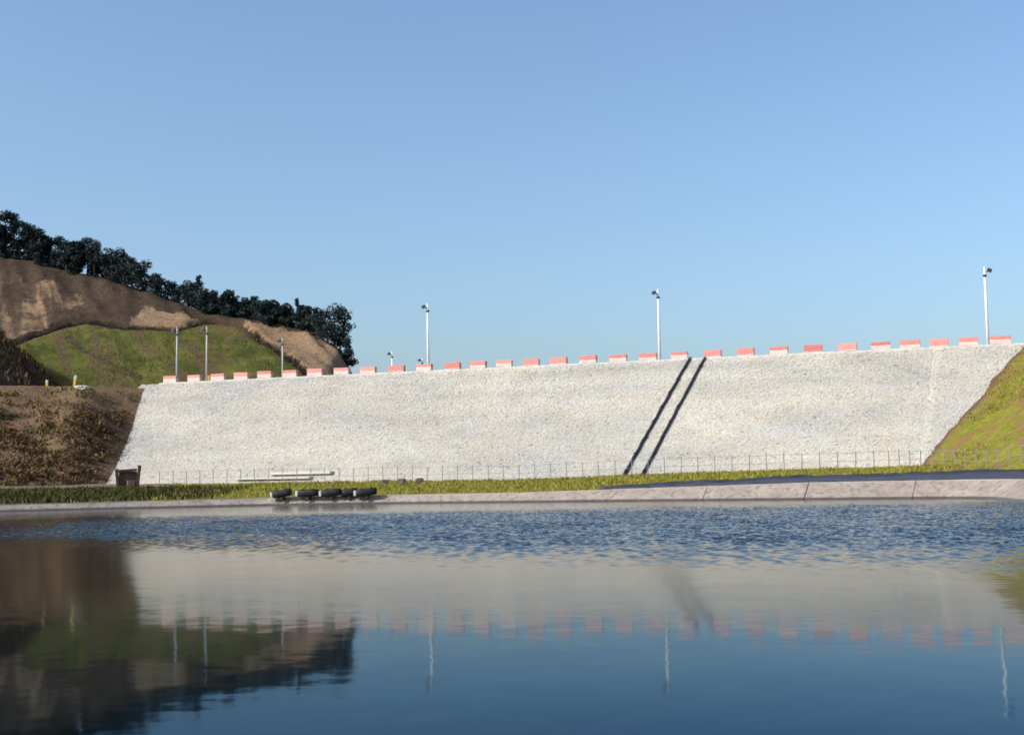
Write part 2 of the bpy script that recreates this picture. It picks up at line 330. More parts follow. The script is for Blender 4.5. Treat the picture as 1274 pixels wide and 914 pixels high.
def hill_z(x, y):
    t_ = hill_t(x, y); zr = np.interp(x, RX, RZ); tc = np.clip(t_, 0, 1)
    z = 13.3 + (zr - 13.3) * tc - np.clip(t_ - 1, 0, 9) * 14 - np.clip(-t_, 0, 1) * 2
    d = t_ - np.interp(x, DX, DT)
    z = z - 1.0 * np.exp(-(d / 0.022) ** 2) + 0.5 * np.exp(-((d - 0.05) / 0.03) ** 2)      # drainage cut
    up = sstep(0.0, 0.12, d) * sstep(1.02, 0.93, t_)
    gul = np.abs(fbm((x + 0.45 * y) * 0.22, y * 0.018, 3))
    gu2 = np.abs(fbm((x + 0.45 * y) * 0.55 + 31, y * 0.05, 3))
    z = z + up * (gul * 1.5 + gu2 * 1.3 - 0.5) + fbm(x * 0.12, y * 0.12, 5) * 1.0 * sstep(0, 0.1, t_) * (0.35 + 0.65 * sstep(1.05, 0.9, t_))
    # low spur that comes in at the foot of the slope
    return np.maximum(z, spur_z(x, y))
def spur_z(x, y): return np.where(x < -57, np.minimum(13.0 + 0.85 * (-58.2 - x) - np.abs(y - 171) * 0.30 + fbm(x * 0.3, y * 0.3, 4) * 0.9, 24), -50)

def grid(xs, ys):
    X, Y = np.meshgrid(xs, ys); nx, ny = len(xs), len(ys)
    i = np.arange(nx * ny).reshape(ny, nx)
    f = np.stack([i[:-1, :-1], i[:-1, 1:], i[1:, 1:], i[1:, :-1]], -1).reshape(-1, 4)
    return X.ravel(), Y.ravel(), f
def land(name, xs, ys, fn, mat, soil=None, attrs=None, keep=None):
    X, Y, f = grid(xs, ys); Z = fn(X, Y)
    if keep is not None:
        k = keep(X, Y, Z); f = f[k[f].all(1)]
    at = dict(attrs(X, Y, Z)) if attrs else {}
    o = mesh_np(name, np.stack([X, Y, Z], 1), f, mat, attrs=at, smooth=True)
    return tag(o, kind='structure')

xs = np.concatenate([np.linspace(-9000, -300, 12), np.linspace(-240, -90, 8), np.arange(-85, 45, 0.8), np.linspace(50, 240, 10), np.linspace(300, 9000, 12)])
ys = np.concatenate([np.linspace(-3000, -40, 8), np.arange(-20, 60, 4), np.arange(60, 131, 0.7), np.linspace(135, 300, 20), np.linspace(400, 15000, 14)])
def gsoil(X, Y, Z):
    e = sstep(-31, -35, X + fbm(X * .3, Y * .3, 3) * 4 ) * sstep(108, 116, Y + fbm(X * .4, Y * .4, 3) * 3)
    s2 = sstep(0.8, 0.1, pond_sd(X, Y) - BS * bank_top(X, Y))
    return {'soil': np.maximum(e, s2)}
land('ground', xs, ys, lambda x, y: np.minimum(field_z(x, y), 30), M['field'], attrs=gsoil)
land('earth_slope', np.arange(-130, -30, 0.6), np.arange(88, 172, 0.6), left_abut, M['earth'],
     keep=lambda X, Y, Z: (SV(X, Y)[1] > -9) & (Z > field_z(X, Y) - 1.2) & (Z > 0))
def rsoil(X, Y, Z):
    s, v = SV(X, Y); d = s - 53.4 + (v - 0.42) * 0.4
    return {'soil': sstep(1.3, 0.5, d + fbm(X * .5, Y * .5, 3) * 0.8)}
land('grass_slope', np.arange(30, 110, 0.6), np.arange(60, 135, 0.6), right_abut, M['grass'], attrs=rsoil,
     keep=lambda X, Y, Z: (SV(X, Y)[1] > -6) & (Z > field_z(X, Y) - 1.2) & (Z > 0))
def cover(X, Y, Z):
    t_ = hill_t(X, Y); d = t_ - np.interp(X, DX, DT); n = fbm(X * 0.15, Y * 0.15, 4)
    spur = (Z < spur_z(X, Y) + 0.25).astype(float)
    green = sstep(0.03, -0.09, d + n * 0.05) * (1 - 0.75 * np.exp(-((t_ - (0.16 + (-51.5 - X) / 17.1 * 0.34)) / 0.022) ** 2) * (X < -51) * (X > -70)) * (1 - spur)
    tan = np.maximum.reduce([
        sstep(0.0, 0.03, d) * sstep(-47, -42, X) * sstep(0.97, 0.93, t_) * (X > -48),
        sstep(-70.5, -75, X + n * 3) * sstep(0.02, 0.06, d) * sstep(0.87, 0.80, t_ + n * 0.06),
        sstep(0.01, 0.03, d) * sstep(0.88, 0.85, t_ + n * 0.03) * sstep(-63, -60.5, X) * sstep(-50, -52, X)])
    dark = np.exp(-((d - 0.0) / 0.02) ** 2) * (X < -47) + np.exp(-((d) / 0.03) ** 2) * (X >= -41)
    c = np.ones((len(X), 4)); c[:, 0] = green; c[:, 1] = tan * (1 - dark) * (1 - spur); c[:, 2] = np.clip(dark + 0 * spur, 0, 1)
    return {'cover': c}
land('hill', np.concatenate([np.arange(-260, -125, 4), np.arange(-125, -14, 0.7)]), np.concatenate([np.arange(160, 245, 0.8), np.arange(245, 330, 5)]), hill_z, M['hill'], attrs=cover)
# flat fill behind the crest, where the road and its lamps run
p4 = [W2(-140, -7.2), W2(75, -7.2), W2(75, -120), W2(-140, -120)]
tag(MB().poly([(float(a), float(b), z) for z in (13.38, 0.5) for a, b in p4], [(0, 1, 2, 3), (4, 5, 1, 0), (5, 6, 2, 1), (6, 7, 3, 2), (7, 4, 0, 3)]).build('plateau', M['earth']), kind='structure')
wx = np.concatenate([np.arange(-90, -34, 1.5), np.arange(-34, 30, 0.105), np.arange(30, 33, 1)]); wy = np.concatenate([np.arange(-1, 18, 0.8), np.arange(18, 76, 0.08), np.arange(76, 98, 0.6)])
X, Y, f = grid(wx, wy); Z = np.zeros_like(X); wg = np.random.default_rng(3)
wob = fbm(X * 0.06, Y * 0.06, 3) * 5
bel = sstep(21, 38, Y + 0.55 * X + wob) * sstep(76, 56, Y + wob * 0.5) * sstep(-28, -14, X + wob)
for k_ in range(56):                       # wind ripples: many short crossing waves
    lam = 0.19 * 2.0 ** wg.random(); th = wg.normal(1.35, 1.0); kx, ky = math.cos(th) * 6.283 / lam, math.sin(th) * 6.283 / lam
    Z += np.sin(kx * X + ky * Y + wg.uniform(0, 6.283)) * lam * 0.0076
Z *= bel * (0.8 + 0.4 * vnoise(X * 0.35, Y * 0.22))
tag(mesh_np('water', np.stack([X, Y, Z], 1), f, M['water'], smooth=True), kind='structure')

# ------------------------------------------------------------------ the dam
dam = tag(empty('rockfill_dam', (*map(float, W2(0, 12)), 1.6)), 'long pale rockfill dam with sloping stone face across the valley behind the pond', 'dam')
def local(o): o.location = Vector(o.location) - dam.location; return o
def face_pt(s, drop, up=0.0):
    v = drop * SL; x, y = W2(s, v + up / 2.326); return (float(x), float(y), 14 - drop + up * SL / 2.326)
mb = MB(); vs = []
for s in (-47.0, 57):
    for v, z in ((27.5, 0.9), (0.05, 14 - 0.05), (-7, 13.95), (-7, 0.4), (27.5, 0.4)): x, y = W2(s, v); vs.append((float(x), float(y), z))
mb.poly(vs, [(0, 1, 6, 5), (1, 2, 7, 6), (2, 3, 8, 7), (3, 4, 9, 8), (4, 0, 5, 9), (0, 4, 3, 2, 1), (5, 6, 7, 8, 9)])
local(mb.build('bedding', M['bedding'], dam))
# stones of the face: one tint, size and tilt each
sp_ = 0.265
gs, gw = np.meshgrid(np.arange(-50, 57, sp_), np.arange(0.15, 13.3 * 2.326, sp_ * 0.86)); gs = gs + (np.arange(gs.shape[0]) % 2)[:, None] * sp_ / 2
gs = gs.ravel() + rng.normal(0, 0.07, gs.size); gw = gw.ravel() + rng.normal(0, 0.06, gw.size)
drop = gw / 2.326
ok = (gs > -48.6 + drop * 0.9) & (gs < 54.4 - drop * 0.70) & (drop < 12.9)
gs, gw, drop = gs[ok], gw[ok], drop[ok]; N = len(gs)
ico = bmesh.new(); bmesh.ops.create_icosphere(ico, subdivisions=1, radius=1.0)
iv = np.array([v.co[:] for v in ico.verts]); fi = np.array([[v.index for v in f.verts] for f in ico.faces]); ico.free()
sc = np.stack([rng.uniform(0.13, 0.215, N), rng.uniform(0.12, 0.185, N), rng.uniform(0.06, 0.09, N)], 1)
big = rng.random(N) < 0.02; sc[big] *= 1.6
V = iv[None] * (1 + rng.normal(0, 0.13, (N, len(iv), 1))) * sc[:, None, :]
V[:, :, 2] = np.clip(V[:, :, 2], -1, 0.022)
ang = rng.uniform(0, 6.283, N); ca_, sa_ = np.cos(ang)[:, None], np.sin(ang)[:, None]
V = np.stack([V[..., 0] * ca_ - V[..., 1] * sa_, V[..., 0] * sa_ + V[..., 1] * ca_, V[..., 2]], -1)
tx, ty = rng.normal(0, 0.022, (2, N, 1)); V[..., 2] += V[..., 0] * tx + V[..., 1] * ty
A3 = np.array([EX, EY, 0]); D3 = np.array([NX * SL, NY * SL, -1]) / 2.326; N3 = np.array([NX, NY, SL]) / 2.326
x0, y0 = W2(gs, drop * SL); base = np.stack([x0, y0, 14 - drop], 1)
P = base[:, None] + V[..., 0:1] * A3 + V[..., 1:2] * D3 + (V[..., 2:3] + rng.normal(0.0, 0.007, (N, 1, 1))) * N3
P = P - np.array(dam.location)
patch = fbm(gs * 0.12, gw * 0.16, 4); patch2 = fbm(gs * 0.35 + 40, gw * 0.4, 3)
band = fbm(gs * 0.04 + 7, gw * 0.5, 3); lum = 0.43 + rng.normal(0, 0.028, N) + patch * 0.085 + patch2 * 0.06 + band * 0.05 - (rng.random(N) < 0.03) * 0.14 + (np.abs(gs - 45.5 + drop * 0.15) < 0.35) * 0.06
warm = np.clip(0.5 + patch * 0.6 + rng.normal(0, 0.25, N) + (drop > 7.5) * 0.12, 0, 1)
tint = np.stack([lum * (0.985 + 0.04 * warm), lum * (0.955 - 0.015 * warm), lum * (0.895 - 0.13 * warm), np.ones(N)], 1)
f = (fi[None] + (np.arange(N) * len(iv))[:, None, None]).reshape(-1, 3)
tag(mesh_np('stone_facing', P.reshape(-1, 3), f, M['riprap'], dam, attrs={'tint': np.repeat(tint, len(iv), 0)}), 'close-laid pale stones covering the sloping face', kind='stuff')
# crest kerb in lengths
k = 0
for i in range(26):
    s0 = -46.0 + i * 3.87; x, y = W2(s0 + 1.95, -0.22)
    o = MB().box((0, 0, 0.0), (3.86, 0.5, 0.42), bevel=0.03).build('kerb_stone', M['kerb'], dam); o.location = Vector((float(x), float(y), 13.93 + random.uniform(-.02, .02))) - dam.location; o.rotation_euler = (0, 0, math.atan2(EY, EX))
x, y = W2(3, -3.7)
o = MB().box((0, 0, 0), (101, 6.2, 0.1)).build('crest_road', M['cap'], dam); o.location = Vector((float(x), float(y), 14.0)) - dam.location; o.rotation_euler = (0, 0, math.atan2(EY, EX))
# pale concrete apron at the foot of the face
rz = Matrix.Rotation(math.atan2(EY, EX), 4, 'Z')
for s_, d_, L_, h_ in ((-13.5, 11.6, 6.5, 0.24), (-16.0, 12.05, 8.0, 0.2)):
    p = Vector(face_pt(s_, d_, 0.12)); o = MB().box((0, 0, 0), (L_, 1.0, h_), bevel=0.04).build('concrete_apron', M['kerb'], dam); o.location = p - dam.location; o.rotation_euler = (0, 0, math.atan2(EY, EX))

# ------------------------------------------------------------------ parapet blocks
ORD = 'first second third fourth fifth sixth seventh eighth ninth tenth eleventh twelfth thirteenth fourteenth fifteenth sixteenth seventeenth eighteenth nineteenth twentieth twenty-first twenty-second twenty-third twenty-fourth twenty-fifth twenty-sixth twenty-seventh twenty-eighth twenty-ninth thirtieth'.split()
BS_ = [-44.5, -41.1, -37.8, -34.6, -31.4, -28, -24.7, -21.2, -17.8, -14.2, -10.7, -7.2, -4.1, -1.0, 2.2, 5.4, 8.8, 12.2, 15.5, 19.0, 22.6, 26.1, 29.6, 33.1, 36.6, 39.9, 42.8, 45.6, 48.4, 51.4]
def block(redh):
    r = empty('parapet_block', (0, 0, 0))
    MB().box((0, 0, 0.40), (1.9, 0.55, 0.80), bevel=0.05).build('body', M['white'], r)
    MB().box((0, 0, 0.80 - redh / 2 + 0.006), (1.93, 0.58, redh), bevel=0.05).build('red_band', M['red'], r)
    return r
protos = [block(0.34), block(0.46), block(0.68)]; used = [False] * 3
desc = ['white parapet block with narrow red top band', 'parapet block half red half white', 'mostly red parapet block with white foot']
kinds = [0, 0, 0, 1, 0, 0, 1, 0, 1, 2, 0, 2, 1, 0, 2, 2, 1, 0, 1, 0, 2, 2, 0, 2, 2, 0, 1, 2, 1, 0]
for i, (s, kd) in enumerate(zip(BS_, kinds)):
    b = protos[kd] if not used[kd] else copy_tree(protos[kd]); used[kd] = True
    x, y = W2(s, -0.28); b.location = (float(x), float(y), 14.14); b.rotation_euler = (random.uniform(-.03, .03), random.uniform(-.025, .025), math.atan2(EY, EX) + random.uniform(-.07, .07)); b.scale = (random.uniform(.93, 1.04), 1, random.uniform(.93, 1.06))
    lab = f'{desc[kd]}, {ORD[i]} along the crest from the wooded hill' if i < 15 else f'{desc[kd]}, {ORD[29 - i]} along the crest from the grassy slope'
    tag(b, lab, 'block', 'parapet blocks along the dam crest')

# ------------------------------------------------------------------ lamp posts
def lamp(h, side, pm='pole'):
    r = empty('lamp_post', (0, 0, 0))
    MB().box((0, 0, 0.03), (0.5, 0.5, 0.06), bevel=0.01).build('base_plate', M['pole'], r)
    MB().tube([(0, 0, 0.05), (0, 0, h * 0.5), (0, 0, h)], [0.16, 0.13, 0.10], 14).build('pole', M[pm], r)
    MB().tube([(0, 0, h - 0.92), (0, 0, h - 0.70)], [0.19, 0.19], 14).build('collar', M['dark_metal'], r)
    MB().tube([(0, 0, h - 0.62), (side * 0.2, -0.05, h - 0.42), (side * 0.42, -0.1, h - 0.36)], 0.045, 8).build('bracket', M['dark_metal'], r)
    fl = MB().box((side * 0.46, -0.12, h - 0.28), (0.44, 0.36, 0.34), Matrix.Rotation(0.35 * side, 4, 'Y'), bevel=0.03).build('floodlight', M['dark_metal'], r)
    MB().box((side * 0.50, -0.12, h - 0.47), (0.34, 0.28, 0.03), Matrix.Rotation(0.35 * side, 4, 'Y')).build('lens', M['glass'], fl)
    MB().tube([(0, 0, h - 0.02), (0, 0, h + 0.10), (0, 0, h + 0.16)], [0.115, 0.10, 0.03], 12).build('finial', M[pm], r)
    return r
LP = [  # x, y, base z, head side, label
    (-9.9, 151.6, 14.0, -1, 'tall white lamp post on the dam crest standing alone between hill and black pipes'),
    (16.55, 143.3, 14.0, -1, 'tall white lamp post on the dam crest beside the two black pipes'),
    (49.25, 132.3, 14.0, 1, 'tall white lamp post on the dam crest beside the grassy slope'),
    (-42.5, 162.5, 13.4, 2, 'dull grey lamp post before the green hillside, first from the yellow marker post'),
    (-38.6, 162.0, 13.4, 2, 'dull grey lamp post before the green hillside, second from the yellow marker post'),
    (-31.6, 176.5, 13.4, 2, 'dull grey lamp post against the bare tan hillside, lower part hidden by the dam'),
    (-18.8, 201, 13.4, -1, 'distant lamp post with only its head showing over the crest, just beyond the hill'),
    (-14.9, 213, 13.4, -1, 'farthest lamp post, just its tip showing above a parapet block')]
M['greypole'] = simple('dull_grey_lamp_paint', (0.30, 0.29, 0.28), (0.42, 0.41, 0.40), 1.5, 0.5, 0.4)
lp = {-1: lamp(8.35, -1), 1: lamp(8.5, 1), 2: lamp(8.0, -1, 'greypole')}; seen = set()
for x, y, z, sd, lab in LP:
    o = lp[sd] if sd not in seen else copy_tree(lp[sd]); seen.add(sd)
    o.location = (x, y, z + (0.05 if z == 14 else 0)); o.rotation_euler = (0, 0, random.uniform(-.25, .1)); tag(o, lab, 'lamp post', 'lamp posts along the crest road')

# ------------------------------------------------------------------ two black pipes down the face
def pipe(s0, s1, lab):
    a = Vector(face_pt(s0, -0.02, 0.12)); b = Vector(face_pt(s1, 12.55, 0.11))
    r = tag(empty('black_pipe', b), lab, 'pipe', 'black pipes on the dam face')
    n = 24; pts = []
    for i in range(n + 1):
        q = a.lerp(b, i / n); pts.append(q - b + Vector((random.uniform(-.04, .04), 0, random.uniform(-.03, .03))))
    back = Vector((0.32 * 2, 0.95 * 2, 0.02)); top = [pts[0] + back, pts[0] + Vector((0.2, 0.55, 0.08))]
    MB().tube(top + pts, 0.135, 12).build('pipe_run', M['pipe'], r)
    for i in range(2, n, 3):
        d = (pts[i + 1] - pts[i]).normalized(); MB().tube([pts[i] - d * 0.09, pts[i] + d * 0.09], 0.17, 12).build('coupling', M['pipe'], r)
pipe(20.1, 18.8, 'long black pipe down the dam face, the one nearer the wooded hill')
pipe(21.75, 20.45, 'long black pipe down the dam face, the one nearer the grassy slope')

# ------------------------------------------------------------------ concrete bank of the pond
def arc(pts, step):
    pts = np.array(pts); d = np.hypot(*np.diff(pts, axis=0).T); c = np.concatenate([[0], np.cumsum(d)])
    n = max(2, int(round(c[-1] / step)) + 1); q = np.linspace(0, c[-1], n); return np.stack([np.interp(q, c, pts[:, 0]), np.interp(q, c, pts[:, 1])], 1)
shore = list(map(tuple, POND[::-1])); i0 = [tuple(p) for p in shore].index((22.5, 40.0)); shore = shore[i0 - len(shore):] if False else None
line = [(22.5, 40), (24.3, 60), (27, 73.5), (25.5, 76.3), (18, 80), (8, 84.5), (-8, 91.0), (-18, 92.2), (-27, 89.5), (-36, 85.5), (-50, 82), (-75, 80)]
fine = arc(line, 0.5)
for _ in range(6): fine[1:-1] = (fine[:-2] + 2 * fine[1:-1] + fine[2:]) / 4
tn = np.gradient(fine, axis=0); tn /= np.hypot(*tn.T)[:, None]; nr = np.stack([tn[:, 1], -tn[:, 0]], 1)     # outwards
if pond_sd(*(fine[60] + nr[60] * 2)) < 0: nr = -nr
bank = tag(empty('bank_revetment', (8, 85, 0)), 'low sloping concrete bank of jointed slabs along the far water edge', 'bank')
bl = Vector(bank.location); step = 13; i = 0; cnt = 0
while i + step < len(fine):
    idx = np.arange(i, i + step + 1); vs = []
    g = 0.035 if 15 < fine[i][0] < 26 else 0.008
    for j, q in enumerate(idx):
        c_ = fine[q].copy(); 
        if j == 0: c_ += tn[q] * g
        if j == step: c_ -= tn[q] * g
        zb = float(bank_top(c_[0], c_[1] if c_[1] > 30 else 40)); o_ = nr[q]; tilt = 0
        lo = c_ - o_ * 0.9; hi = c_ + o_ * (zb * BS)
        vs.append([Vector((lo[0], lo[1], -0.56)) - bl, Vector((hi[0], hi[1], zb)) - bl, Vector((hi[0] + o_[0] * .05, hi[1] + o_[1] * .05, zb - 0.16)) - bl, Vector((lo[0] + o_[0] * .1, lo[1] + o_[1] * .1, -0.72)) - bl])
    flat = [v for r_ in vs for v in r_]; fs = []
    for j in range(step):
        for a_ in range(4): fs.append((4 * j + a_, 4 * j + (a_ + 1) % 4, 4 * (j + 1) + (a_ + 1) % 4, 4 * (j + 1) + a_))
    fs += [(3, 2, 1, 0), (4 * step, 4 * step + 1, 4 * step + 2, 4 * step + 3)]
    o = MB().poly(flat, fs).build('slab', M['bank'], bank); o.location = (0, 0, random.uniform(-0.012, 0.012))
    # coping along the top
    cv = []
    for j, q in enumerate(idx):
        c_ = fine[q].copy()
        if j == 0: c_ += tn[q] * 0.02
        if j == step: c_ -= tn[q] * 0.02
        zb = float(bank_top(c_[0], c_[1] if c_[1] > 30 else 40)); o_ = nr[q]
        for off, dz in ((0.02, -0.05), (0.02, 0.07), (0.36, 0.07), (0.36, -0.2)):
            h_ = c_ + o_ * (zb * BS + off); cv.append(Vector((h_[0], h_[1], zb + dz)) - bl)
    MB().poly(cv, fs).build('coping', M['cap'], bank)
    i += step; cnt += 1

# dark liner sheet laid on the ground behind the coping
Xl = []; Fl = []; nn = 0; sel = [q for q in range(0, len(fine)) if fine[q][1] > 55 and fine[q][0] > 5]
for q in sel:
    c_ = fine[q]; zb = float(bank_top(*c_)); w = np.interp(c_[0], [5, 9, 18, 24, 27], [0.2, 1.8, 5.5, 8.0, 8.5]) + random.uniform(-.25, .25)
    if c_[1] < 75: w = 7
    for j in range(9):
        h_ = c_ + nr[q] * (zb * BS + 0.42 + w * j / 8); z = max(float(field_z(np.array([h_[0]]), np.array([h_[1]]))[0]), zb - .02) + 0.05 + random.uniform(0, 0.08) + (0.15 + random.uniform(0, .08) if j == 8 else 0); Xl.append((h_[0], h_[1], z))
for a_ in range(len(sel) - 1):
    for j in range(8): Fl.append((9 * a_ + j, 9 * a_ + j + 1, 9 * (a_ + 1) + j + 1, 9 * (a_ + 1) + j))
ln = tag(mesh_np('liner_sheet', Xl, Fl, M['liner'], smooth=True), 'dark blue-black liner sheet along the top of the concrete bank', 'liner sheet')
so2 = ln.modifiers.new('thickness', 'SOLIDIFY'); so2.thickness = 0.03

# ------------------------------------------------------------------ fence along the foot of the dam
fp = [(-34.4, 125.3), W2(-12, 27.9), (0.3, 115.2), (11, 112), (24, 108), (30.5, 106), (33, 98), (34.6, 90), (36.5, 80), (38.5, 70)]
fp = arc([(float(a), float(b)) for a, b in fp], 1.45)
fe = tag(empty('wire_fence', (0, 116, 1.6)), 'thin grey post-and-rail fence along the foot of the stone dam', 'fence'); fl_ = Vector(fe.location); post0 = None; tops = []
def ground_at(x, y): a, b = np.array([x]), np.array([y]); return float(max(field_z(a, b)[0], right_abut(a, b)[0] if x > 30 else -9, left_abut(a, b)[0] if x < -30 else -9))
for x, y in fp:
    z = ground_at(x, y)
    if post0 is None: post0 = MB().box((0, 0, 0.6), (0.065, 0.065, 1.6), bevel=0.008).build('post', M['galv'], fe); o = post0
    else: o = post0.copy(); COL.objects.link(o)
    o.location = Vector((x, y, z + random.uniform(-.04, .04))) - fl_; o.rotation_euler = (random.uniform(-.03, .03), random.uniform(-.03, .03), 0)
    tops.append(Vector((x, y, z)) - fl_)
for hgt in (1.28, 0.62): MB().tube([p + Vector((0, -0.055, hgt)) for p in tops], 0.016, 6).build('rail', M['galv'], fe)

# ------------------------------------------------------------------ tank trolleys at the water's edge
def cart():
    r = empty('tank_trolley', (0, 0, 0)); mb = MB(); rings = []
    for x, k, zc in ((-0.62, 0.80, 0.42), (-0.56, 0.95, 0.425), (-0.2, 1.0, 0.44), (0.3, 1.0, 0.47), (0.62, 0.97, 0.49), (0.70, 0.78, 0.49)):
        ring = []
        for q in range(20):
            a_ = 2 * math.pi * q / 20; ca, sa = math.cos(a_), math.sin(a_)
            ring.append(mb.bm.verts.new((x, 0.32 * k * math.copysign(abs(ca) ** 0.6, ca), zc + 0.215 * k * math.copysign(abs(sa) ** 0.6, sa))))
        rings.append(ring)
    for r1, r2 in zip(rings, rings[1:]):
        for q in range(20): mb.bm.faces.new((r1[q], r1[(q + 1) % 20], r2[(q + 1) % 20], r2[q])).smooth = True
    mb.bm.faces.new(rings[0][::-1]); mb.bm.faces.new(rings[-1])
    tk = mb.build('tank', M['tub'], r)
    for x in (-0.3, 0.35): MB().box((x, 0, 0.675 + 0.035 * x), (0.07, 0.52, 0.03), bevel=0.008).build('strap', M['tub'], tk)
    MB().box((-0.69, 0, 0.42), (0.17, 0.50, 0.30), bevel=0.05).build('sunlit_end', M['pale'], r)  # pale block stands in for sunlight on the end of the black tank
    for sy in (-1, 1):
        w = MB().tube([(0.05, sy * 0.24, 0.13), (0.05, sy * 0.33, 0.13)], 0.13, 16).build('wheel', M['tub'], r)
        MB().tube([(0.05, sy * 0.335, 0.13), (0.05, sy * 0.35, 0.13)], 0.06, 10).build('hub', M['rust'], w)
        MB().box((0.05, sy * 0.2, 0.20), (0.26, 0.05, 0.16)).build('bracket', M['rust'], r)
        MB().box((-0.40, sy * 0.2, 0.11), (0.05, 0.05, 0.26)).build('leg', M['wood'], r)
    MB().tube([(0.05, -0.24, 0.13), (0.05, 0.24, 0.13)], 0.035, 8).build('axle', M['rust'], r)
    return r
c0 = cart(); cl = ['first', 'second', 'third', 'fourth', 'fifth']
for i, (px, lx) in enumerate(((-16.6, 1.0), (-14.75, 1.08), (-13.05, 1.05), (-11.75, 0.85), (-10.5, 1.08))):
    o = c0 if i == 0 else copy_tree(c0); yy_ = np.interp(px, [-18, -8], [92.2, 91.0]) + 0.40
    o.location = (px, yy_ + [0, .05, .1, .25, 0][i], 0.30); o.rotation_euler = (random.uniform(-.02, .05), random.uniform(-.07, .03), -0.11 + random.uniform(-.12, .12)); o.scale = (lx * 1.02, 1, 1.22)
    tag(o, f'black rounded tank trolley with sunlit-pale end on the bank, {cl[i]} from the rusty box side', 'trolley', 'black tank trolleys at the water edge')

# ------------------------------------------------------------------ rusty box, rocks, markers
zb_ = ground_at(-35.3, 118)
r = tag(empty('rusty_box', (-35.3, 118, zb_), 0.25), 'rusty dark steel box frame standing open at the foot of the dam', 'metal box')
for x in (-0.92, 0.92): MB().box((x, 0, 0.86), (0.24, 1.2, 1.75), Matrix.Rotation(0.10 * x, 4, 'Y'), bevel=0.02).build('side_wall', M['rust'], r)
MB().box((-0.05, 0, 1.60), (1.66, 1.2, 0.24), Matrix.Rotation(-0.07, 4, 'Y'), bevel=0.02).build('top_beam', M['rust'], r)
MB().box((0, 0, 0.10), (1.60, 1.2, 0.22), bevel=0.02).build('bottom_beam', M['rust'], r)
MB().box((0, 0.35, 0.85), (1.6, 0.08, 1.3)).build('back_panel', M['rust_pale'], r)
MB().box((0.25, -0.2, 0.45), (0.7, 0.5, 0.5), Matrix.Rotation(0.3, 4, 'Z'), bevel=0.05).build('inner_block', M['rust_pale'], r)
MB().box((1.02, -0.3, 1.88), (0.3, 0.5, 0.35), bevel=0.03).build('corner_lug', M['rust'], r)
def rock(name, loc, d, lab, mat, seed, cat='rock', group=None):
    bm = bmesh.new(); bmesh.ops.create_icosphere(bm, subdivisions=2, radius=0.5); rr = random.Random(seed)
    for v in bm.verts:
        v.co = Vector([max(-0.36, min(0.36, c)) for c in v.co]) * (1 + rr.uniform(-.09, .09)); v.co = Vector((v.co.x * d[0] / .72, v.co.y * d[1] / .72, v.co.z * d[2] / .72 + d[2] * .4))
    me = bpy.data.meshes.new(name); bm.to_mesh(me); bm.free(); me.materials.append(mat); o = link(bpy.data.objects.new(name, me)); o.location = loc; o.rotation_euler = (0, 0, rr.uniform(-.4, .4)); return tag(o, lab, cat, group)
for i, (x, y) in enumerate(((-11.5, 114.6), (-9.95, 114.3), (-8.35, 114.0))):
    rock('stone_block', (x, y, ground_at(x, y)), ((0.66, 0.5, 0.42), (0.72, 0.5, 0.50), (0.72, 0.5, 0.5))[i], f'small dark stone block at the dam foot, {cl[i]} from the rusty box side', M['stone'], 50 + i, 'stone', 'stone blocks at the dam foot')
rock('boulder', (-50.6, 151.0, ground_at(-50.6, 151.0) - 0.1), (1.7, 1.0, 0.6), 'pale flat boulder near the top of the brown earth slope', M['kerb'], 77)
def marker(x, y, h, w, lab, tilt=0.0):
    z = max(float(left_abut(np.array([x]), np.array([y]))[0]), float(hill_z(np.array([x]), np.array([y]))[0]) if y > 161 else 0)
    r = tag(empty('marker_post', (x, y, z)), lab, 'post', 'yellow posts by the hill road'); r.rotation_euler = (0, tilt, 0)
    MB().box((0, 0, h * 0.36), (w, w, h * 0.76), bevel=0.02).build('post', M['yellow'], r)
    MB().box((0, 0, h * 0.87), (w * 1.05, w * 1.05, h * 0.26), bevel=0.02).build('cap', M['pale'], r)
marker(-54.0, 158.0, 1.75, 0.30, 'tall yellow marker post with grey cap before the green hillside', 0.12)
marker(-56.9, 156.8, 1.15, 0.26, 'short yellow marker post with grey cap beside the dark earth spur')
x, y = W2(-41.1 + 1.55, -0.9); r = tag(empty('marker_post', (float(x), float(y), 14.05)), 'small ochre post beside the second parapet block from the wooded hill', 'post')
MB().box((0, 0, 0.42), (0.26, 0.26, 0.84), bevel=0.02).build('post', M['yellow'], r); MB().box((0, 0, 0.9), (0.3, 0.3, 0.14), bevel=0.02).build('cap', M['wood'], r)
zz = float(left_abut(np.array([-56.0]), np.array([157.2]))[0]); r = tag(empty('red_crate', (-55.9, 157.2, zz)), 'small red crate on the ground beside the short yellow marker post', 'crate')
MB().box((0, 0, 0.16), (0.62, 0.4, 0.32), bevel=0.02).build('shell', M['redbox'], r); MB().box((0, 0, 0.33), (0.68, 0.46, 0.05), bevel=0.01).build('rim', M['redbox'], r)

